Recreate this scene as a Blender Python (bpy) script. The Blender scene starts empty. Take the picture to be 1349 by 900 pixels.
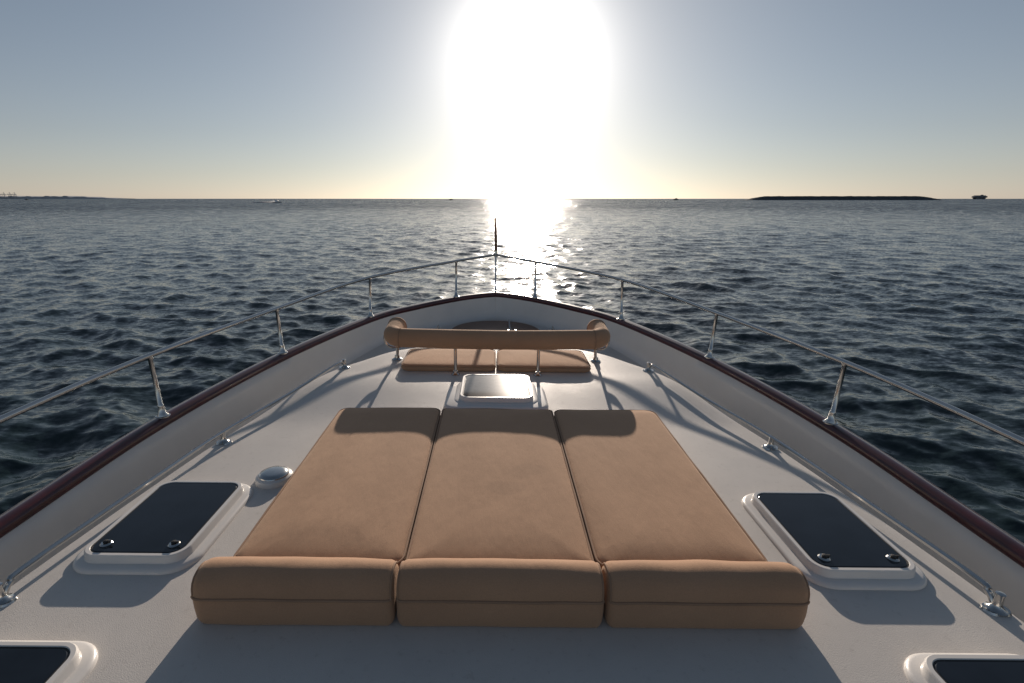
import bpy, math, random
import numpy as np
from mathutils import Matrix, Vector, noise as mnoise
random.seed(7)
rad = math.radians
ROLL = Matrix.Rotation(rad(0.6), 4, 'Y')      # slight heel of the boat
SEA = -2.4
SUN_EL, SUN_AZ = rad(13.5), rad(3.4)
S = Vector((math.sin(SUN_AZ)*math.cos(SUN_EL), math.cos(SUN_AZ)*math.cos(SUN_EL), math.sin(SUN_EL)))
scene = bpy.context.scene

# ------------------------------------------------------------------ materials
def newmat(name):
    m = bpy.data.materials.new(name); m.use_nodes = True
    nt = m.node_tree; b = nt.nodes['Principled BSDF']
    return m, nt, b
def N(nt, t, **kw):
    n = nt.nodes.new(t)
    for k, v in kw.items():
        if k in n.inputs: n.inputs[k].default_value = v
        else: setattr(n, k, v)
    return n
def noise(nt, vec, scale, detail=3, rough=.5):
    n = N(nt, 'ShaderNodeTexNoise'); n.inputs['Scale'].default_value = scale
    n.inputs['Detail'].default_value = detail; n.inputs['Roughness'].default_value = rough
    nt.links.new(vec, n.inputs['Vector']); return n
def ramp(nt, fac, stops):
    r = N(nt, 'ShaderNodeValToRGB'); e = r.color_ramp.elements
    e[0].position, e[0].color = stops[0][0], (*stops[0][1], 1)
    e[1].position, e[1].color = stops[-1][0], (*stops[-1][1], 1)
    for p, c in stops[1:-1]:
        q = e.new(p); q.color = (*c, 1)
    nt.links.new(fac, r.inputs['Fac']); return r
def bump(nt, h, strength, dist, prev=None):
    b = N(nt, 'ShaderNodeBump'); b.inputs['Strength'].default_value = strength
    b.inputs['Distance'].default_value = dist
    nt.links.new(h, b.inputs['Height'])
    if prev: nt.links.new(prev.outputs[0], b.inputs['Normal'])
    return b
def pos(nt):
    return N(nt, 'ShaderNodeNewGeometry').outputs['Position']
def simple(name, c, rough=.5, metal=0, var=.06, scale=6, bstr=0, bscale=200, coat=0):
    m, nt, b = newmat(name); p = pos(nt)
    n = noise(nt, p, scale, 5, .6)
    lo = tuple(max(0, x*(1-var)) for x in c); hi = tuple(min(1, x*(1+var)) for x in c)
    r = ramp(nt, n.outputs['Fac'], [(.3, lo), (.7, hi)])
    nt.links.new(r.outputs[0], b.inputs['Base Color'])
    b.inputs['Roughness'].default_value = rough; b.inputs['Metallic'].default_value = metal
    b.inputs['Coat Weight'].default_value = coat
    if bstr:
        n2 = noise(nt, p, bscale, 2)
        bb = bump(nt, n2.outputs['Fac'], bstr, .002)
        nt.links.new(bb.outputs[0], b.inputs['Normal'])
    return m

def deckmat():
    m, nt, b = newmat('gelcoat_nonskid'); p = pos(nt)
    n = noise(nt, p, 1.7, 6, .65)
    r = ramp(nt, n.outputs['Fac'], [(.3, (.560, .528, .492)), (.7, (.630, .598, .558))])
    # faint salt spots and scuffs
    v = noise(nt, p, 34, 4, .7)
    r2 = ramp(nt, v.outputs['Fac'], [(.30, (.84, .83, .82)), (.42, (1, 1, 1)), (.72, (1, 1, 1))])
    mx = N(nt, 'ShaderNodeMix', data_type='RGBA', blend_type='MULTIPLY'); mx.inputs[0].default_value = .7
    nt.links.new(r.outputs[0], mx.inputs[6]); nt.links.new(r2.outputs[0], mx.inputs[7])
    nt.links.new(mx.outputs[2], b.inputs['Base Color'])
    rr = N(nt, 'ShaderNodeMapRange'); nt.links.new(n.outputs['Fac'], rr.inputs['Value'])
    rr.inputs['From Min'].default_value = .3; rr.inputs['From Max'].default_value = .7
    rr.inputs['To Min'].default_value = .45; rr.inputs['To Max'].default_value = .62
    nt.links.new(rr.outputs[0], b.inputs['Roughness'])
    n2 = noise(nt, p, 330, 2); b1 = bump(nt, n2.outputs['Fac'], .45, .002)
    nt.links.new(b1.outputs[0], b.inputs['Normal']); return m
M_gel = deckmat()
M_gel2 = simple('gelcoat_smooth', (.71, .685, .65), .27, var=.04, scale=3)
M_hullpaint = simple('hull_paint', (.05, .012, .016), .15, coat=1)
M_maroon = simple('varnished_mahogany', (.055, .005, .007), .3, var=.4, scale=9, coat=.7)
M_chrome = simple('stainless_steel', (.55, .54, .52), .17, metal=1, var=.06, scale=20)
M_black = simple('smoked_glass', (.008, .011, .016), .09, var=.3, scale=8)
M_grey = simple('tinted_acrylic', (.10, .10, .10), .12, var=.2, scale=20)
M_rubber = simple('rubber_seal', (.02, .02, .02), .6)
M_teak = simple('teak', (.16, .07, .035), .45, var=.3, scale=14)
M_rock = simple('rubble_rock', (.055, .06, .065), .9, var=.5, scale=.2)
M_haze = simple('hazy_land', (.40, .42, .45), 1, var=.15, scale=.01)  # distance haze painted into the base colour of coast and cranes
M_far = simple('far_steel', (.16, .17, .19), .8, var=.2, scale=.1)
M_dark = simple('dark_boat_paint', (.05, .06, .07), .5)
M_white = simple('white_boat_paint', (.75, .75, .75), .4)
M_foam = simple('foam_spray', (.85, .86, .87), .9)
_nt = M_foam.node_tree; _tr = N(_nt, 'ShaderNodeBsdfTranslucent'); _tr.inputs['Color'].default_value = (.9, .9, .9, 1)
_mx = N(_nt, 'ShaderNodeMixShader'); _mx.inputs[0].default_value = .6
_nt.links.new(_nt.nodes['Principled BSDF'].outputs[0], _mx.inputs[1]); _nt.links.new(_tr.outputs[0], _mx.inputs[2])
_nt.links.new(_mx.outputs[0], _nt.nodes['Material Output'].inputs['Surface'])

def fabric(name, stain=False):
    m, nt, b = newmat(name); p = pos(nt)
    n = noise(nt, p, 3.2, 6, .6)
    base = ramp(nt, n.outputs['Fac'], [(.25, (.430, .250, .150)), (.75, (.500, .295, .180))])
    col = base.outputs[0]
    th = noise(nt, p, 260, 2)
    tr = ramp(nt, th.outputs['Fac'], [(.3, (.88, .88, .88)), (.7, (1, 1, 1))])
    mt = N(nt, 'ShaderNodeMix', data_type='RGBA', blend_type='MULTIPLY'); mt.inputs[0].default_value = 1
    nt.links.new(col, mt.inputs[6]); nt.links.new(tr.outputs[0], mt.inputs[7]); col = mt.outputs[2]
    if stain:
        w = noise(nt, p, 7, 3)
        for (cx, cy, ax, ay) in ((.03, 2.20, .085, .06), (.13, 2.36, .09, .075)):
            mp = N(nt, 'ShaderNodeMapping', vector_type='POINT')
            mp.inputs['Location'].default_value = (-cx/ax, -cy/ay, 0)
            mp.inputs['Scale'].default_value = (1/ax, 1/ay, 0)
            nt.links.new(p, mp.inputs['Vector'])
            ln = N(nt, 'ShaderNodeVectorMath', operation='LENGTH'); nt.links.new(mp.outputs[0], ln.inputs[0])
            ad = N(nt, 'ShaderNodeMath', operation='MULTIPLY_ADD'); nt.links.new(w.outputs['Fac'], ad.inputs[0])
            ad.inputs[1].default_value = 1.6; nt.links.new(ln.outputs['Value'], ad.inputs[2])
            rr = ramp(nt, ad.outputs[0], [(0, (.87,)*3), (.86, (.90,)*3), (1.0, (1,)*3)])
            sc = N(nt, 'ShaderNodeMath', operation='MULTIPLY'); nt.links.new(ad.outputs[0], sc.inputs[0]); sc.inputs[1].default_value = .52
            nt.links.new(sc.outputs[0], rr.inputs['Fac'])
            mx = N(nt, 'ShaderNodeMix', data_type='RGBA', blend_type='MULTIPLY'); mx.inputs[0].default_value = 1
            nt.links.new(col, mx.inputs[6]); nt.links.new(rr.outputs[0], mx.inputs[7]); col = mx.outputs[2]
    nt.links.new(col, b.inputs['Base Color'])
    b.inputs['Roughness'].default_value = .9
    b.inputs['Sheen Weight'].default_value = .3
    b.inputs['Sheen Roughness'].default_value = .5
    b.inputs['Sheen Tint'].default_value = (1, .80, .62, 1)
    b.inputs['Specular IOR Level'].default_value = .25
    mp = N(nt, 'ShaderNodeMapping'); mp.inputs['Scale'].default_value = (5, 1.6, 3); nt.links.new(p, mp.inputs['Vector'])
    n1 = noise(nt, mp.outputs[0], 1.6, 4, .55)
    b1 = bump(nt, n1.outputs['Fac'], .25, .03)
    n2 = noise(nt, p, 420, 2)
    b2 = bump(nt, n2.outputs['Fac'], .4, .002, b1)
    nt.links.new(b2.outputs[0], b.inputs['Normal'])
    return m
M_fab = fabric('tan_canvas'); M_fabs = fabric('tan_canvas_marked', True)
M_pipe = simple('piping_tan', (.33, .20, .125), .85, var=.1)

# ------------------------------------------------------------------ mesh helpers
def tube(path, r, n=12, caps=True, closed=False):
    P = [Vector(p) for p in path]; m = len(P)
    rs = r if isinstance(r, (list, tuple)) else [r]*m
    T = []
    for i in range(m):
        a = P[(i-1) % m] if (closed or i > 0) else P[i]
        b = P[(i+1) % m] if (closed or i < m-1) else P[i]
        T.append((b-a).normalized())
    up = Vector((0, 0, 1)) if abs(T[0].z) < .9 else Vector((0, 1, 0))
    nn = (up - T[0]*up.dot(T[0])).normalized()
    V = []; F = []
    for i in range(m):
        nn = (nn - T[i]*nn.dot(T[i])).normalized(); bb = T[i].cross(nn)
        for k in range(n):
            a = 2*math.pi*k/n
            V.append(P[i] + (nn*math.cos(a) + bb*math.sin(a))*rs[i])
    for i in range(m if closed else m-1):
        for k in range(n):
            j = (i+1) % m
            F.append((i*n+k, i*n+(k+1) % n, j*n+(k+1) % n, j*n+k))
    if caps and not closed:
        F.append(tuple(range(n))[::-1]); F.append(tuple((m-1)*n+k for k in range(n)))
    return V, F
def catmull(pts, k=8):
    P = [Vector(p) for p in pts]; P = [2*P[0]-P[1]] + P + [2*P[-1]-P[-2]]
    out = []
    for i in range(1, len(P)-2):
        for j in range(k):
            t = j/k; a, b, c, d = P[i-1:i+3]
            out.append(.5*((2*b)+(c-a)*t+(2*a-5*b+4*c-d)*t*t+(3*b-a-3*c+d)*t**3))
    out.append(P[-2]); return out
def rrect(cx, cy, hx, hy, r, z, n=6):
    r = max(.002, min(r, hx*.98, hy*.98)); L = []
    for (sx, sy, a0) in ((1, 1, 0), (-1, 1, 90), (-1, -1, 180), (1, -1, 270)):
        for i in range(n+1):
            a = rad(a0+90*i/n)
            L.append(Vector((cx+sx*(hx-r)+r*math.cos(a), cy+sy*(hy-r)+r*math.sin(a), z)))
    return L
def loft(loops, cap0=True, cap1=True, closed=True):
    n = len(loops[0]); V = [Vector(p) for l in loops for p in l]; F = []
    for i in range(len(loops)-1):
        for k in range(n if closed else n-1):
            F.append((i*n+k, i*n+(k+1) % n, (i+1)*n+(k+1) % n, (i+1)*n+k))
    if cap0: F.append(tuple(range(n))[::-1])
    if cap1: F.append(tuple((len(loops)-1)*n+k for k in range(n)))
    return V, F
def lathe(prof, c, n=28):
    c = Vector(c)
    loops = [[c+Vector((max(r, 1e-4)*math.cos(2*math.pi*k/n), max(r, 1e-4)*math.sin(2*math.pi*k/n), z)) for k in range(n)] for r, z in prof]
    return loft(loops)
def join(*ms):
    V = []; F = []
    for v, f in ms:
        o = len(V); V += list(v); F += [tuple(i+o for i in q) for q in f]
    return V, F
def box(c, s, r=.0):
    c = Vector(c)
    x, y, z = s[0]/2, s[1]/2, s[2]/2
    b = min(x, y, z)*.25
    return loft([rrect(c.x, c.y, x-b, y-b, b, c.z-z, 2), rrect(c.x, c.y, x, y, b, c.z-z+b, 2),
                 rrect(c.x, c.y, x, y, b, c.z+z-b, 2), rrect(c.x, c.y, x-b, y-b, b, c.z+z, 2)])
def mk(name, V, F, mat, loc=Vector((0, 0, 0)), smooth=True, sharp=35):
    me = bpy.data.meshes.new(name)
    me.from_pydata([tuple(Vector(v)-loc) for v in V], [], F); me.update()
    me.materials.append(mat)
    import bmesh
    bm = bmesh.new(); bm.from_mesh(me); bmesh.ops.recalc_face_normals(bm, faces=bm.faces)
    bm.to_mesh(me); bm.free()
    if smooth:
        me.polygons.foreach_set('use_smooth', [True]*len(me.polygons))
        me.set_sharp_from_angle(angle=rad(sharp))
    o = bpy.data.objects.new(name, me); scene.collection.objects.link(o); return o
class G:
    def __init__(s, name, loc=(0, 0, 0), boat=True):
        s.loc = Vector(loc); s.e = bpy.data.objects.new(name, None); s.e.empty_display_size = .2
        scene.collection.objects.link(s.e)
        s.e.matrix_world = (ROLL if boat else Matrix()) @ Matrix.Translation(s.loc)
    def add(s, name, vf, mat, **kw):
        o = mk(name, vf[0], vf[1], mat, s.loc, **kw); o.parent = s.e; return o
def single(name, vf, mat, loc=(0, 0, 0), boat=True, **kw):
    o = mk(name, vf[0], vf[1], mat, Vector(loc), **kw)
    o.matrix_world = (ROLL if boat else Matrix()) @ Matrix.Translation(Vector(loc)); return o

def sstep(a, b, x):
    t = min(1, max(0, (x-a)/(b-a))); return t*t*(3-2*t)
def deckz(y):
    return .07*sstep(3.2, 4.1, y) + .03*sstep(4.1, 5, y)
def floorz(y):
    return -.46 + .34*sstep(2.5, 6.4, y)

# ------------------------------------------------------------------ yacht hull and decks
half = [(2.50, -2.5, -.22), (2.52, -1, -.2), (2.51, 1, -.13), (2.44, 2.2, -.07), (2.31, 3.27, .0), (1.97, 4.52, .08),
        (1.456, 5.80, .14), (1.02, 6.40, .16), (.536, 6.87, .18), (.18, 7.11, .188), (0, 7.18, .19)]
hc = catmull(half, 10)
cap = hc + [Vector((-p.x, p.y, p.z)) for p in hc[-2::-1]]
def inward(P):
    out = []
    for i in range(len(P)):
        a = P[max(0, i-1)]; b = P[min(len(P)-1, i+1)]
        t = (b-a); t.z = 0; t.normalize(); out.append(Vector((-t.y, t.x, 0)))
    return out
IN = inward(cap)
if IN[5].x > 0: IN = [-v for v in IN]
def sweep(P, Nn, prof, closed=True):
    return loft([[p + n*a + Vector((0, 0, z)) for a, z in prof] for p, n in zip(P, Nn)], True, True, closed)
yacht = G('motor_yacht', (0, 3, 0))
w = .055
yacht.add('cap_rail', sweep(cap, IN, [(-w, -.02), (-w, .012), (-w+.012, .026), (0, .034), (w-.012, .026), (w, .012), (w, -.02), (w-.012, -.032), (-w+.012, -.032)]), M_maroon, sharp=60)
loops = []
for p, n in zip(cap, IN):
    fz = floorz(p.y); d = p.z - fz
    L = []
    for a, t in ((.0, .03), (.035, .035), (.045, .06), (.06, .3), (.085, .7), (.10, .9), (.13, .97), (.17, 1.0)):
        q = p + n*a; q.z = p.z - max(d*t, 0.02); L.append(q)
    loops.append(L)
yacht.add('bulwark', loft(loops, False, False, False), M_gel2, sharp=70)
loops = []
for p, n in zip(cap, IN):
    L = []
    for t in (0.0, .06, .15, .25, .5, .75, 1.0):
        k = t**1.7
        q = Vector(p); q.x = p.x*(1-.22*k*(.4+.6*sstep(1, 7, p.y))); q.y = p.y - .9*k*sstep(3, 7.2, p.y); q -= n*(.02 if t > 0 else .01)
        q.z = p.z - .02 - t*(p.z - SEA + .3); L.append(q)
    loops.append(L)
yacht.add('topsides', loft(loops, False, False, False), M_hullpaint)
m = len(hc); V = []; F = []
for i in range(m):
    for s in (1, -1):
        p = hc[i]; nn = IN[i]; q = p + nn*.165; q.x = max(q.x, .0)*s; q.z = floorz(p.y) + .0005; V.append(q)
for i in range(m-1): F.append((2*i, 2*i+1, 2*i+3, 2*i+2))
yacht.add('side_deck', (V, F), M_gel)
ch = [(2.03, -2.5), (2.06, -.5), (2.04, .6), (1.99, 1.6), (1.81, 2.95), (1.64, 3.6), (1.44, 4.15), (1.22, 4.46), (.98, 4.72), (.6, 4.9), (.25, 4.96), (0, 4.97)]
cc = catmull([(x, y, 0) for x, y in ch], 8)
CP = cc + [Vector((-p.x, p.y, 0)) for p in cc[-2::-1]]
CN = inward(CP)
if CN[5].x > 0: CN = [-v for v in CN]
nC = len(CP); rings = []
for a, dz in ((-.02, -9), (.0, -.07), (.004, -.045), (.016, -.022), (.035, -.007), (.06, 0), (.10, .004), (.16, .004)):
    L = []
    for p, n in zip(CP, CN):
        q = p + n*a; q.z = (floorz(p.y)-.02) if dz < -5 else deckz(p.y)+dz
        L.append(q)
    rings.append(L)
V, F = loft(rings, False, False, False)
o = (len(rings)-1)*nC
for i in range(nC//2):
    a, b, c, d = o+i, o+i+1, o+nC-2-i, o+nC-1-i
    F.append((a, b, c, d) if b != c else (a, b, d))
yacht.add('coachroof', (V, F), M_gel, sharp=50)
L0 = []
for k in range(25):
    a = math.pi*k/24; L0.append(Vector((.55*math.cos(a), 6.2+.50*math.sin(a), 0)))
L0 += [Vector((-.55, 5.7, 0)), Vector((.55, 5.7, 0))]
yacht.add('bow_platform', loft([[q+Vector((0, 0, -.16)) for q in L0], [q+Vector((0, 0, -.085)) for q in L0], [Vector((q.x*.97, (q.y-6)*.97+6, -.075)) for q in L0]]), M_teak)

# ------------------------------------------------------------------ bow railing
rail = G('bow_railing', (0, 4, .4))
top = [(2.52, -2.2, .30), (2.52, -.5, .33), (2.52, 1.0, .38), (2.46, 2.25, .425), (2.33, 3.27, .465), (1.985, 4.52, .525), (1.44, 5.82, .62), (.535, 6.93, .685), (.16, 7.29, .71), (0, 7.42, .725)]
tc = catmull(top, 9); tp = tc + [Vector((-p.x, p.y, p.z)) for p in tc[-2::-1]]
rail.add('top_rail', tube(tp, .0175, 14), M_chrome)
for (x, y, z, zt, xt, yt) in ((.536, 6.87, .18, .685, .535, 6.93), (1.456, 5.80, .14, .62, 1.44, 5.82), (1.97, 4.52, .08, .525, 1.985, 4.52), (2.31, 3.27, 0, .465, 2.33, 3.27), (2.49, 1.7, -.1, .40, 2.50, 1.7), (2.52, 0, -.16, .345, 2.52, 0)):
    for s in (1, -1):
        b = Vector((s*x, y, z+.03)); t = Vector((s*xt, yt, zt))
        d = (t-b)
        pts = [b, b+d*.02, b+d*.05, b+d*.16, b+d*.19, b+d*.2, b+d*.6, t-d*.06, t-d*.05, t]
        rail.add('stanchion', tube(pts, [.036, .036, .024, .0195, .0195, .0155, .015, .0145, .019, .019], 14), M_chrome, sharp=50)
        rail.add('base_flange', lathe([(.045, 0), (.045, .006), (.03, .012), (.0, .012)], b+Vector((0, 0, -.004)), 20), M_chrome)
rail.add('pulpit_brace', tube([(0, 7.17, .2), (0, 7.3, .45), (0, 7.42, .725)], .013, 10), M_chrome)
fs = G('flagstaff', (0, 7.43, .72))
fs.add('staff', tube([(0, 7.43, .70), (0, 7.44, .9), (-.012, 7.46, 1.15), (-.015, 7.465, 1.21)], [.026, .021, .015, .011], 10), M_teak)
fs.add('socket', tube([(0, 7.43, .69), (0, 7.435, .78)], [.030, .028], 12), M_chrome)
fs.add('finial', lathe([(.0, -.02), (.012, -.014), (.019, 0), (.012, .012), (0, .018)], (-.015, 7.466, 1.22), 12), M_teak)

# ------------------------------------------------------------------ low grab rails on coachroof
for s in (-1, 1):
    g = G('deck_handrail', (s*1.75, 3, 0))
    pp = [(1.895, 1.61, .0), (1.89, 1.65, .055), (1.885, 1.74, .072), (1.80, 2.4, .072), (1.715, 2.95, .075), (1.53, 3.6, .09), (1.36, 4.10, .135), (1.325, 4.19, .125), (1.315, 4.215, .06)]
    pp = [(s*a, b, c+.0) for a, b, c in pp]
    c = catmull(pp, 7)
    g.add('rail', tube(c, .0115, 10), M_chrome)
    for (x, y) in ((1.895, 1.61), (1.72, 2.93), (1.315, 4.21)):
        z = deckz(y)
        g.add('foot', lathe([(.036, 0), (.036, .008), (.022, .016), (.015, .03), (.014, .068), (.016, .076), (0, .08)], (s*x, y, z+.003), 18), M_chrome)
        g.add('foot_plate', loft([rrect(s*x, y, .05, .032, .03, z+.003, 5), rrect(s*x, y, .046, .028, .028, z+.012, 5)]), M_chrome)
    c = catmull([(s*1.93, 1.50, .0), (s*1.93, 1.46, .06), (s*1.935, 1.33, .072), (s*1.96, .2, .072), (s*1.96, -1, .072)], 6)
    g.add('rail_aft', tube(c, .0115, 10), M_chrome)

# ------------------------------------------------------------------ hatches
def hatch(cx, cy, hx, hy, glass, latches=True):
    z0 = deckz(cy)
    g = G('deck_hatch', (cx, cy, z0))
    r = .06
    prof = [(.062, -.03), (.062, .010), (.056, .018), (.045, .022), (.022, .024), (.018, .030), (.018, .050), (.012, .058), (-.002, .058), (-.006, .052)]
    g.add('frame', loft([rrect(cx, cy, hx+a, hy+a, r+a, z0+z, 8) for a, z in prof], True, False), M_gel2, sharp=50)
    g.add('seal', loft([rrect(cx, cy, hx+a, hy+a, r+a, z0+z, 8) for a, z in ((-.004, .04), (-.004, .0545), (-.010, .0545), (-.012, .05))], True, False), M_rubber)
    g.add('glass', loft([rrect(cx, cy, hx+a, hy+a, r+a, z0+z, 8) for a, z in ((-.009, .03), (-.009, .0535), (-.013, .056))]), glass, sharp=20)
    if latches:
        for sx in (-1, 1):
            x = cx+sx*(hx-.06); y = cy-hy+.06
            g.add('latch', lathe([(.024, .054), (.024, .060), (.018, .066), (.0, .066)], (x, y, z0), 20), M_chrome)
            g.add('latch_knob', join(lathe([(.010, .064), (.011, .072), (0, .075)], (x, y, z0), 14), box((x+.008, y, z0+.071), (.03, .009, .006))), M_rubber)
    return g
hatch(-1.54, 2.10, .205, .28, M_black)
hatch(1.51, 2.05, .205, .28, M_black)
hatch(-1.60, 1.09, .205, .275, M_black)
hatch(1.59, 1.07, .205, .275, M_black)
hatch(-.005, 3.74, .255, .245, M_grey, False)
yacht.add('hatch_plinth', loft([rrect(-.005, 3.73, .38+a, .345+a, .08, deckz(3.73)+z, 6) for a, z in ((.0, -.05), (.0, .004), (-.008, .014), (-.02, .018))]), M_gel2)

# deck vent
vt = G('deck_vent', (-1.225, 2.50, 0))
vx, vy = -1.225, 2.50
vt.add('base', lathe([(.098, 0), (.098, .018), (.092, .030), (.076, .038), (.07, .034)], (vx, vy, .002)), M_gel2)
vt.add('dome', lathe([(.072, .030), (.072, .042), (.064, .050), (.045, .054), (.02, .056), (0, .0565)], (vx, vy, .002)), M_chrome)
vt.add('rim', tube([(vx+.073*math.cos(a*math.pi/12), vy+.073*math.sin(a*math.pi/12), .040) for a in range(24)], .006, 8, closed=True), M_chrome)

# ------------------------------------------------------------------ sun pad
def wob(x, y, k=1.):
    return mnoise.noise(Vector((x*3.1, y*2.3, 4.2)))*.006*k + mnoise.noise(Vector((x*9, y*7, 1.2)))*.0018*k
T = .132
YB = 1.672
def grid_pad(x0, x1, y0, y1, r, T, z0=.0, puff=.014):
    cx, cy, hx, hy = (x0+x1)/2, (y0+y1)/2, (x1-x0)/2, (y1-y0)/2
    side = [(.012, .002), (.002, .015), (-.003, T*.5), (.0, T-.022), (.004, T-.012), (.012, T-.003), (.024, T+.002)]
    loops = [rrect(cx, cy, hx-a, hy-a, r, z0+z, 8) for a, z in side]
    ins = .024
    n = 14
    mx = min(hx, hy)
    for i in range(1, n):
        a = ins + (mx-.03-ins)*(i/(n-1))**1.3
        u = (a-ins)/(mx-ins)
        loops.append(rrect(cx, cy, hx-a, hy-a, max(.006, r*(1-u)), z0+T+.002+puff*(1-math.exp(-u*5)), 8))
    V, F = loft(loops)
    k = len(loops[0])
    for i, v in enumerate(V):
        if i//k >= 5: v.z += wob(v.x, v.y)
    return V, F
def densify(L, d=.03):
    out = []
    for i in range(len(L)):
        a, b = L[i], L[(i+1) % len(L)]; n = max(1, int((b-a).length/d))
        for j in range(n): out.append(a.lerp(b, j/n))
    return out
def pad_piping(x0, x1, y0, y1, r, z, rr=.0052):
    L = densify(rrect((x0+x1)/2, (y0+y1)/2, (x1-x0)/2-.002, (y1-y0)/2-.002, r, z, 8), .04)
    L = [Vector((p.x, p.y, p.z+wob(p.x, p.y))) for p in L]
    return tube(L, rr, 8, closed=True)
xs = [(-1.055, -.381), (-.370, .368), (.379, 1.06)]
bx = [(-1.115, -.385), (-.376, .372), (.383, 1.115)]
prof = [(1.510, .004), (1.502, .018), (1.497, .06), (1.498, .100), (1.501, .116), (1.501, .128)]
for k in range(0, 11):
    a = math.pi - math.pi*k/10*.95
    prof.append((1.584 + .081*math.cos(a), .132 + .073*math.sin(a)**.9))
prof += [(1.664, .10), (1.664, .02), (1.655, .004)]
NP = len(prof)
def bolster(x0, x1, r0, r1):
    cy, cz = 1.583, .10
    xsn = [x0 + r0*(1-math.cos(math.pi/2*i/8)) for i in range(9)]
    ins = [r0*(1-math.sin(math.pi/2*i/8)) for i in range(9)]
    mid = 20
    for i in range(1, mid): xsn.append(x0+r0+(x1-r1-x0-r0)*i/mid); ins.append(0)
    for i in range(8, -1, -1):
        xsn.append(x1 - r1*(1-math.cos(math.pi/2*i/8))); ins.append(r1*(1-math.sin(math.pi/2*i/8)))
    loops = []
    L = (x1-x0)
    for x, s in zip(xsn, ins):
        bul = .007*math.sin(math.pi*(x-x0)/L)
        lp = []
        for (y, z) in prof:
            fy = 1 - s/.085; fz = 1 - s/.105
            yy = cy+(y-cy)*fy; zz = cz+(z-cz)*fz
            if z > .133: zz += bul + mnoise.noise(Vector((x*6, y*9, 3)))*.005
            lp.append(Vector((x, yy + (mnoise.noise(Vector((x*5, z*12, 8)))*.004 if y < 1.55 else 0), max(zz, .003))))
        loops.append(lp)
    return loft(loops), loops
for i, ((a, b), (c, d)) in enumerate(zip(xs, bx)):
    g = G('sun_lounger_cushion', ((a+b)/2, 2.3, .05))
    g.add('pad', grid_pad(a, b, YB, 3.215, .06 if i != 1 else .03, T, .004), M_fabs if i == 1 else M_fab, sharp=80)
    g.add('pad_piping', pad_piping(a, b, YB, 3.215, .06 if i != 1 else .03, T-.006), M_pipe)
    (vf, loops) = bolster(c, d, .05 if i == 0 else .03, .05 if i == 2 else .03)
    g.add('bolster', vf, M_fab, sharp=80)
    path = [lp[4].lerp(lp[5], .4)+Vector((0, -.002, 0)) for lp in loops[3:-3]]
    g.add('bolster_piping', tube(path, .005, 8), M_pipe)
    for lp in (loops[4], loops[-5]):
        g.add('bolster_end_piping', tube([q for q in lp[4:NP-3]], .0045, 8), M_pipe)

# ------------------------------------------------------------------ forward seat
for (a, b) in ((-.82, -.008), (.008, .81)):
    z = deckz(4.35)
    g = G('seat_cushion', ((a+b)/2, 4.38, z))
    g.add('pad', grid_pad(a, b, 4.125, 4.66, .07, .055, z-.004, .010), M_fab, sharp=80)
    g.add('piping', pad_piping(a, b, 4.125, 4.66, .07, z+.046, .004), M_pipe)
br = G('seat_backrest', (0, 4.1, .38))
pts = [(-.865, 4.40, .425), (-.868, 4.36, .42), (-.872, 4.26, .405)]
for i in range(7):
    a = math.pi + math.pi/2*i/6
    pts.append((-.782+.09*math.cos(a), 4.17+.09*math.sin(a), .395-.01*i/6))
pts += [(-.6, 4.078, .382), (-.3, 4.075, .378), (0, 4.075, .376), (.3, 4.075, .378), (.6, 4.078, .382)]
pts += [(-p[0], p[1], p[2]) for p in pts[9::-1]]
sm = catmull(pts, 4); R0 = .080
L = len(sm); rr = []
cum = [0]
for i in range(1, L): cum.append(cum[-1]+(sm[i]-sm[i-1]).length)
for i in range(L):
    d = min(cum[i], cum[-1]-cum[i]); t = min(1, d/.05)
    rr.append(R0*math.sqrt(max(.02, 1-(1-t)**2))*(1+.02*mnoise.noise(sm[i]*5)))
br.add('padded_roll', tube(sm, rr, 28), M_fab, sharp=80)
def ring_at(i, r):
    t = (sm[i+1]-sm[i-1]).normalized(); u = Vector((0, 0, 1)); v = t.cross(u).normalized(); u = v.cross(t)
    return tube([sm[i]+(u*math.cos(a*math.pi/14)+v*math.sin(a*math.pi/14))*r for a in range(28)], .004, 6, closed=True)
idx = [min(range(L), key=lambda k: abs(cum[k]-q)) for q in (.06, cum[-1]-.06, .36, cum[-1]-.36)]
for i in idx: br.add('seam', ring_at(i, R0+.001), M_pipe)
for s in (-1, 1):
    x = s*.345; z = deckz(4.06)
    br.add('post', tube([(x, 4.065, z), (x, 4.068, .2), (x, 4.075, .36)], .0135, 12), M_chrome)
    br.add('post_base', lathe([(.036, .0), (.036, .008), (.02, .018), (.018, .035), (0, .036)], (x, 4.065, z+.003), 18), M_chrome)
    z2 = deckz(4.42)
    br.add('end_post', tube(catmull([(s*.868, 4.33, .40), (s*.875, 4.36, .30), (s*.89, 4.41, .18), (s*.90, 4.43, z2)], 5), .0135, 12), M_chrome)
    br.add('end_post_base', lathe([(.045, .0), (.045, .010), (.024, .022), (.02, .045), (0, .046)], (s*.90, 4.43, z2+.003), 18), M_chrome)
    cpt = [(s*(.925+.065*math.sin(a)), 4.36, .30+.08*math.cos(a)) for a in [math.pi*k/10 for k in range(11)]]
    br.add('grab_loop', tube([(s*.87, 4.36, .385)]+cpt+[(s*.885, 4.39, .22)], .012, 10), M_chrome)

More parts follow.
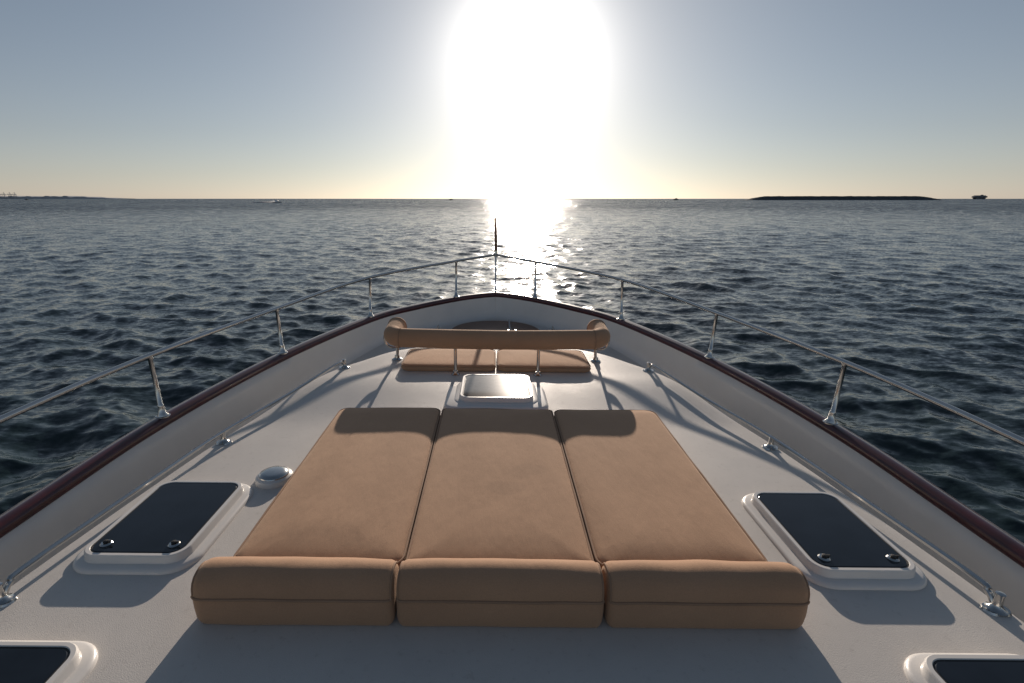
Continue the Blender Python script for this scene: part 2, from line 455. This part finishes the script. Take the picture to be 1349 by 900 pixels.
# ------------------------------------------------------------------ foredeck gear
wl = G('anchor_windlass', (0, 5.6, -.1))
wl.add('base', loft([rrect(0, 5.55, .26+a, .2+a, .05, z, 5) for a, z in ((0, -.2), (0, -.03), (-.02, -.01))]), M_gel2)
wl.add('motor', tube([(-.24, 5.55, .0), (-.22, 5.55, .0), (.1, 5.55, .0), (.12, 5.55, .0)], [.05, .075, .075, .06], 20), M_chrome)
wl.add('gypsy', tube([(.13, 5.55, .0), (.15, 5.55, .0), (.18, 5.55, .0), (.21, 5.55, .0), (.23, 5.55, .0)], [.09, .09, .05, .09, .09], 20), M_chrome)
wl.add('warping_drum', tube([(-.34, 5.55, .0), (-.32, 5.55, .0), (-.29, 5.55, .0), (-.25, 5.55, .0)], [.08, .075, .05, .07], 20), M_chrome)
ch_ = []
for k in range(26):
    y = 5.66+k*.04; z = .04-.10*sstep(0, 8, k)
    c0 = Vector((.18, y, z-.0))
    pl = [(c0+Vector(((.011 if k % 2 else 0)*math.cos(a), .024*math.sin(a), (0 if k % 2 else .011)*math.cos(a)))) for a in [2*math.pi*q/10 for q in range(10)]]
    ch_.append(tube(pl, .0045, 6, closed=True))
wl.add('chain', join(*ch_), M_chrome)
for s in (-1, 1):
    z = floorz(6.15)
    g = G('mooring_cleat', (s*.72, 6.15, z))
    g.add('feet', join(*[lathe([(.03, 0), (.022, .02), (.018, .06), (0, .07)], (s*.72, 6.15+q, z), 14) for q in (-.05, .05)]), M_chrome)
    g.add('horns', tube([(s*.72, 6.0, z+.075), (s*.72, 6.05, z+.066), (s*.72, 6.15, z+.06), (s*.72, 6.25, z+.066), (s*.72, 6.3, z+.075)], [.006, .014, .017, .014, .006], 12), M_chrome)

# ------------------------------------------------------------------ sea
rng = np.random.default_rng(3)
r1 = 1.6*np.exp(np.arange(0, 900)*.0080); r1 = r1[r1 < 240]
r2 = r1[-1]*np.exp(np.arange(1, 260)*.03); rr_ = np.concatenate([[.4], r1, r2[r2 < 14000], [14000]])
th = np.concatenate([np.linspace(-68, 68, 820), np.linspace(68, 292, 70)[1:-1]])*math.pi/180
RR, TH = np.meshgrid(rr_, th, indexing='ij')
X = RR*np.sin(TH); Y = RR*np.cos(TH); Z = np.zeros_like(X)
dr = np.gradient(rr_)[:, None]*np.ones_like(X)
X0, Y0 = X.copy(), Y.copy()
gust = 1 + .24*np.sin(X0*.11+1.3+np.sin(Y0*.07)) * np.sin(Y0*.16+.4+np.sin(X0*.05)*1.5)
for k in range(180):
    lam = 0.22*(4.6/.22)**(rng.random())
    dirn = rad(195) + rng.normal()*rad(45) + (rad(28) if k % 3 == 0 else 0)
    kx, ky = math.sin(dirn)*2*math.pi/lam, math.cos(dirn)*2*math.pi/lam
    slope = .0225 if lam < 1.7 else .0225*(1.7/lam)**1.1
    A = slope*lam/(2*math.pi)*(.6+.8*rng.random())
    ph = rng.random()*6.283
    fade = np.clip((lam/(dr*2.0))-1, 0, 1)*(gust if lam < 3 else 1)
    arg = kx*X0+ky*Y0+ph
    Z += A*fade*np.sin(arg)
    X += .9*A*fade*np.cos(arg)*kx*lam/(2*math.pi)
    Y += .9*A*fade*np.cos(arg)*ky*lam/(2*math.pi)
Z += SEA
nr, ncol = X.shape
co = np.stack([X, Y, Z], -1).reshape(-1, 3).astype(np.float32)
i, j = np.meshgrid(np.arange(nr-1), np.arange(ncol), indexing='ij')
jn = (j+1) % ncol
q = np.stack([i*ncol+j, i*ncol+jn, (i+1)*ncol+jn, (i+1)*ncol+j], -1).reshape(-1, 4)[:, ::-1]
me = bpy.data.meshes.new('sea_water')
me.vertices.add(len(co)); me.vertices.foreach_set('co', co.ravel())
me.loops.add(q.size); me.loops.foreach_set('vertex_index', q.ravel().astype(np.int32))
me.polygons.add(len(q)); me.polygons.foreach_set('loop_start', np.arange(0, q.size, 4, dtype=np.int32))
me.polygons.foreach_set('use_smooth', np.ones(len(q), dtype=bool))
me.update(calc_edges=True); me.validate()
sea = bpy.data.objects.new('sea_water', me); scene.collection.objects.link(sea)
m, nt, b = newmat('sea_surface'); p = pos(nt)
b.inputs['Base Color'].default_value = (.011, .023, .024, 1)
b.inputs['Roughness'].default_value = .11; b.inputs['IOR'].default_value = 1.34
ln = N(nt, 'ShaderNodeVectorMath', operation='LENGTH'); nt.links.new(p, ln.inputs[0])
nrm = N(nt, 'ShaderNodeNewGeometry').outputs['Normal']
def rng_map(lo, hi, d0, d1):
    mr = N(nt, 'ShaderNodeMapRange'); nt.links.new(ln.outputs['Value'], mr.inputs['Value'])
    mr.inputs['From Min'].default_value = d0; mr.inputs['From Max'].default_value = d1
    mr.inputs['To Min'].default_value = lo; mr.inputs['To Max'].default_value = hi
    return mr.outputs[0]
def slopes(scale, sx, sy, lo, hi, d0, d1, detail):
    mp = N(nt, 'ShaderNodeMapping'); mp.inputs['Scale'].default_value = (sx, sy, 0.0); mp.inputs['Rotation'].default_value = (0, 0, rad(12))
    nt.links.new(p, mp.inputs['Vector'])
    n = noise(nt, mp.outputs[0], scale, detail, .6)
    s = N(nt, 'ShaderNodeVectorMath', operation='SUBTRACT'); nt.links.new(n.outputs['Color'], s.inputs[0]); s.inputs[1].default_value = (.5, .5, .5)
    s2 = N(nt, 'ShaderNodeVectorMath', operation='MULTIPLY'); nt.links.new(s.outputs[0], s2.inputs[0]); s2.inputs[1].default_value = (.95, 1, 0)
    s3 = N(nt, 'ShaderNodeVectorMath', operation='SCALE'); nt.links.new(s2.outputs[0], s3.inputs[0]); nt.links.new(rng_map(lo, hi, d0, d1), s3.inputs['Scale'])
    return s3.outputs[0]
a1 = slopes(6.0, .7, 1.4, .65, 1.2, 8, 100, 5)
a2 = slopes(.9, .5, 1.5, .0, 1.2, 40, 240, 3)
a3 = slopes(.10, .4, 1.6, .0, .6, 100, 600, 3)
rn = N(nt, 'ShaderNodeVectorMath', operation='NORMALIZE'); nt.links.new(p, rn.inputs[0])
rm = N(nt, 'ShaderNodeVectorMath', operation='MULTIPLY'); nt.links.new(rn.outputs[0], rm.inputs[0]); rm.inputs[1].default_value = (-1, -1, 0)
rs = N(nt, 'ShaderNodeVectorMath', operation='SCALE'); nt.links.new(rm.outputs[0], rs.inputs[0]); nt.links.new(rng_map(0, .20, 30, 260), rs.inputs['Scale'])
cur = nrm
for a in (a1, a2, a3, rs.outputs[0]):
    ad = N(nt, 'ShaderNodeVectorMath', operation='ADD'); nt.links.new(cur, ad.inputs[0]); nt.links.new(a, ad.inputs[1]); cur = ad.outputs[0]
nz = N(nt, 'ShaderNodeVectorMath', operation='NORMALIZE'); nt.links.new(cur, nz.inputs[0])
nt.links.new(nz.outputs[0], b.inputs['Normal'])
me.materials.append(m)

# ------------------------------------------------------------------ distant things
V = []; F = []; n = 160
for k in range(n+1):
    t = k/n; x = 640+505*t
    e = min(1, t*9, (1-t)*9); hgt = (10.6 + mnoise.noise(Vector((x*.05, 2, 0)))*.5 + mnoise.noise(Vector((x*.3, 7, 0)))*.5)*max(.05, e)**.7
    for (dy, f) in ((-26, 0), (-17, .45), (-9, .86), (-4, 1), (6, 1), (14, .6), (28, 0)):
        V.append(Vector((x+mnoise.noise(Vector((x, dy, 3)))*1.5, 1360+dy+mnoise.noise(Vector((x*.2, dy, 5)))*3, SEA-.8+hgt*f+(mnoise.noise(Vector((x*.4, dy, 9)))*.6 if f else 0))))
for k in range(n):
    for a in range(6): F.append((k*7+a, k*7+a+1, k*7+8+a, k*7+7+a))
single('breakwater', (V, F), M_rock, (890, 1360, SEA), boat=False, smooth=False)
g = G('offshore_platform', (2740, 3000, SEA), boat=False)
g.add('legs', join(*[box((2740+dx, 3000+dy, SEA+4), (14, 8, 12)) for dx in (-18, 0, 18) for dy in (-10, 10)]), M_far)
g.add('deck', join(box((2740, 3000, SEA+13), (60, 34, 9)), box((2740, 3000, SEA+18.5), (48, 26, 5)), box((2752, 3000, SEA+22), (10, 8, 5))), M_far)
V = []; F = []; n = 140
for k in range(n+1):
    x = -6900+2650*k/n; e = min(1, (1-k/n)*5)
    h = 4+e*(20+10*mnoise.noise(Vector((k*.21, 0, 0)))+(9 if (k*7919 % 11) < 3 else 0))
    V += [Vector((x, 6000, SEA-1)), Vector((x, 6010, SEA+h)), Vector((x, 6300, SEA+h*.9)), Vector((x, 6320, SEA-1))]
for k in range(n):
    for a in range(3): F.append((k*4+a, k*4+a+1, k*4+5+a, k*4+4+a))
single('distant_coast', (V, F), M_haze, (-5500, 6000, SEA), boat=False, smooth=False)
for x in (-5560, -5505, -5440, -5385):
    g = G('port_crane', (x, 5990, SEA), boat=False)
    ms = [tube([(x+dx, 5990+dy, SEA), (x+dx, 5990+dy, SEA+48)], 1.6, 6) for dx in (-10, 10) for dy in (-8, 8)]
    ms += [tube([(x-36, 5990, SEA+48), (x+18, 5990, SEA+48)], 2.4, 6), tube([(x-4, 5990, SEA+48), (x, 5990, SEA+72), (x+6, 5990, SEA+48)], 1.5, 6),
           tube([(x-34, 5990, SEA+49), (x, 5990, SEA+71), (x+17, 5990, SEA+49)], .9, 6)]
    g.add('gantry', join(*ms), M_haze)
def motorboat(x, y, s, yaw, name='motorboat', mat=M_dark):
    g = G(name, (x, y, SEA), boat=False)
    hl = []
    for t, wd, sh in ((0, .9, .0), (.3, 1.1, .0), (.6, 1.0, .1), (.85, .55, .35), (1, .05, .6)):
        yy = -3.5+7.5*t
        hl.append([Vector((wd, yy, .9+sh)), Vector((wd*.8, yy, .3+sh*.5)), Vector((0, yy, -.3+sh)), Vector((-wd*.8, yy, .3+sh*.5)), Vector((-wd, yy, .9+sh))])
    parts = [('hull', loft(hl), mat), ('cabin', loft([rrect(0, -.2, .8-a, 1.5-a*1.5, .2, z) for a, z in ((0, .8), (.05, 1.5), (.25, 2.1), (.3, 2.15))]), mat),
             ('windscreen', box((0, 1.35, 1.5), (1.3, .2, .6)), M_black),
             ('mast', tube([(0, -.8, 2.1), (0, -1, 3.4)], .06, 6), mat)]
    Mx = Matrix.Translation((x, y, SEA)) @ Matrix.Rotation(yaw, 4, 'Z') @ Matrix.Scale(s, 4)
    for nme, (v, f), mt in parts:
        g.add(nme, ([Mx @ Vector(q) for q in v], f), mt)
    return g
motorboat(515, 1500, 2.2, rad(30))
motorboat(-112, 1400, 1.7, rad(80))
motorboat(-1230, 1400, 1.7, rad(80))
motorboat(178, 1500, 1.6, rad(70))
sb = motorboat(-196, 480, 1.1, rad(-90), 'speedboat', M_white)
V = []; F = []
for k in range(40):
    t = k/39; x = -198-19*t; wd = .6+3.4*t
    hh = (1.9*(1-t)**1.1+.55)*(.7+.5*random.random())
    V += [Vector((x, 480-wd, SEA-.1)), Vector((x, 480-wd*.4, SEA+hh)), Vector((x, 480+wd*.4, SEA+hh*.9)), Vector((x, 480+wd, SEA-.1))]
for k in range(39):
    for a in range(3): F.append((k*4+a, k*4+a+1, k*4+5+a, k*4+4+a))
sb.add('wake', (V, F), M_foam)

# ------------------------------------------------------------------ sky, sun
wd = bpy.data.worlds.new('World'); scene.world = wd; wd.use_nodes = True
nt = wd.node_tree; bg = nt.nodes['Background']; out = nt.nodes['World Output']
sky = N(nt, 'ShaderNodeTexSky'); sky.sky_type = 'NISHITA'; sky.sun_disc = False
sky.sun_elevation = SUN_EL; sky.sun_rotation = SUN_AZ
sky.air_density = 1.0; sky.dust_density = .25; sky.ozone_density = 2.0; sky.altitude = 0
hs = N(nt, 'ShaderNodeHueSaturation'); hs.inputs['Saturation'].default_value = .72
gm = N(nt, 'ShaderNodeGamma'); gm.inputs['Gamma'].default_value = .85
nt.links.new(sky.outputs[0], gm.inputs['Color']); nt.links.new(gm.outputs[0], hs.inputs['Color'])
tint = N(nt, 'ShaderNodeMix', data_type='RGBA', blend_type='MULTIPLY'); tint.inputs[0].default_value = 1
nt.links.new(hs.outputs[0], tint.inputs[6]); tint.inputs[7].default_value = (.89, 1.0, 1.08, 1)
nt.links.new(tint.outputs[2], bg.inputs['Color']); bg.inputs['Strength'].default_value = .072
tc_ = N(nt, 'ShaderNodeTexCoord')
dt = N(nt, 'ShaderNodeVectorMath', operation='DOT_PRODUCT'); nt.links.new(tc_.outputs['Generated'], dt.inputs[0]); dt.inputs[1].default_value = S
ac = N(nt, 'ShaderNodeMath', operation='ARCCOSINE'); nt.links.new(dt.outputs['Value'], ac.inputs[0])
sx = N(nt, 'ShaderNodeSeparateXYZ'); nt.links.new(tc_.outputs['Generated'], sx.inputs[0])
elv = N(nt, 'ShaderNodeMath', operation='ABSOLUTE'); nt.links.new(sx.outputs['Z'], elv.inputs[0])
def gauss(src, sig, pw):
    a = N(nt, 'ShaderNodeMath', operation='DIVIDE'); nt.links.new(src, a.inputs[0]); a.inputs[1].default_value = sig
    c = N(nt, 'ShaderNodeMath', operation='POWER'); nt.links.new(a.outputs[0], c.inputs[0]); c.inputs[1].default_value = pw
    d = N(nt, 'ShaderNodeMath', operation='MULTIPLY'); nt.links.new(c.outputs[0], d.inputs[0]); d.inputs[1].default_value = -1
    e = N(nt, 'ShaderNodeMath', operation='EXPONENT'); nt.links.new(d.outputs[0], e.inputs[0]); return e.outputs[0]
def mul(a, b):
    m_ = N(nt, 'ShaderNodeMath', operation='MULTIPLY'); nt.links.new(a, m_.inputs[0]); nt.links.new(b, m_.inputs[1]); return m_.outputs[0]
low = gauss(elv.outputs[0], .16, 1)       # haze layer hugging the horizon
cur = bg.outputs[0]
for gsrc, col, st in ((gauss(ac.outputs[0], rad(4.9), 1.6), (1, .95, .88, 1), 2.2),
                      (gauss(ac.outputs[0], rad(12), 1), (1, .86, .74, 1), .46),
                      (low, (1, .62, .62, 1), .16),
                      (mul(low, gauss(ac.outputs[0], rad(12), 2)), (1, .78, .64, 1), .55)):
    bb = N(nt, 'ShaderNodeBackground'); bb.inputs['Color'].default_value = col
    mm = N(nt, 'ShaderNodeMath', operation='MULTIPLY'); nt.links.new(gsrc, mm.inputs[0]); mm.inputs[1].default_value = st
    nt.links.new(mm.outputs[0], bb.inputs['Strength'])
    ad = N(nt, 'ShaderNodeAddShader'); nt.links.new(cur, ad.inputs[0]); nt.links.new(bb.outputs[0], ad.inputs[1]); cur = ad.outputs[0]
nt.links.new(cur, out.inputs['Surface'])

ld = bpy.data.lights.new('sun', 'SUN'); ld.energy = 4.8; ld.angle = rad(.5); ld.color = (1, .86, .73)
lo = bpy.data.objects.new('sun', ld); scene.collection.objects.link(lo)
lo.rotation_euler = (-S).to_track_quat('-Z', 'Y').to_euler(); lo.location = S*50

cd = bpy.data.cameras.new('camera'); cam = bpy.data.objects.new('camera', cd); scene.collection.objects.link(cam)
cam.location = (-.025, 0, 1.5); cam.rotation_euler = (rad(90-15.6), 0, 0)
cd.lens = 18; cd.sensor_width = 36; cd.shift_x = .018; cd.clip_start = .05; cd.clip_end = 40000
scene.camera = cam
scene.view_settings.view_transform = 'Standard'; scene.view_settings.look = 'None'; scene.view_settings.exposure = 0
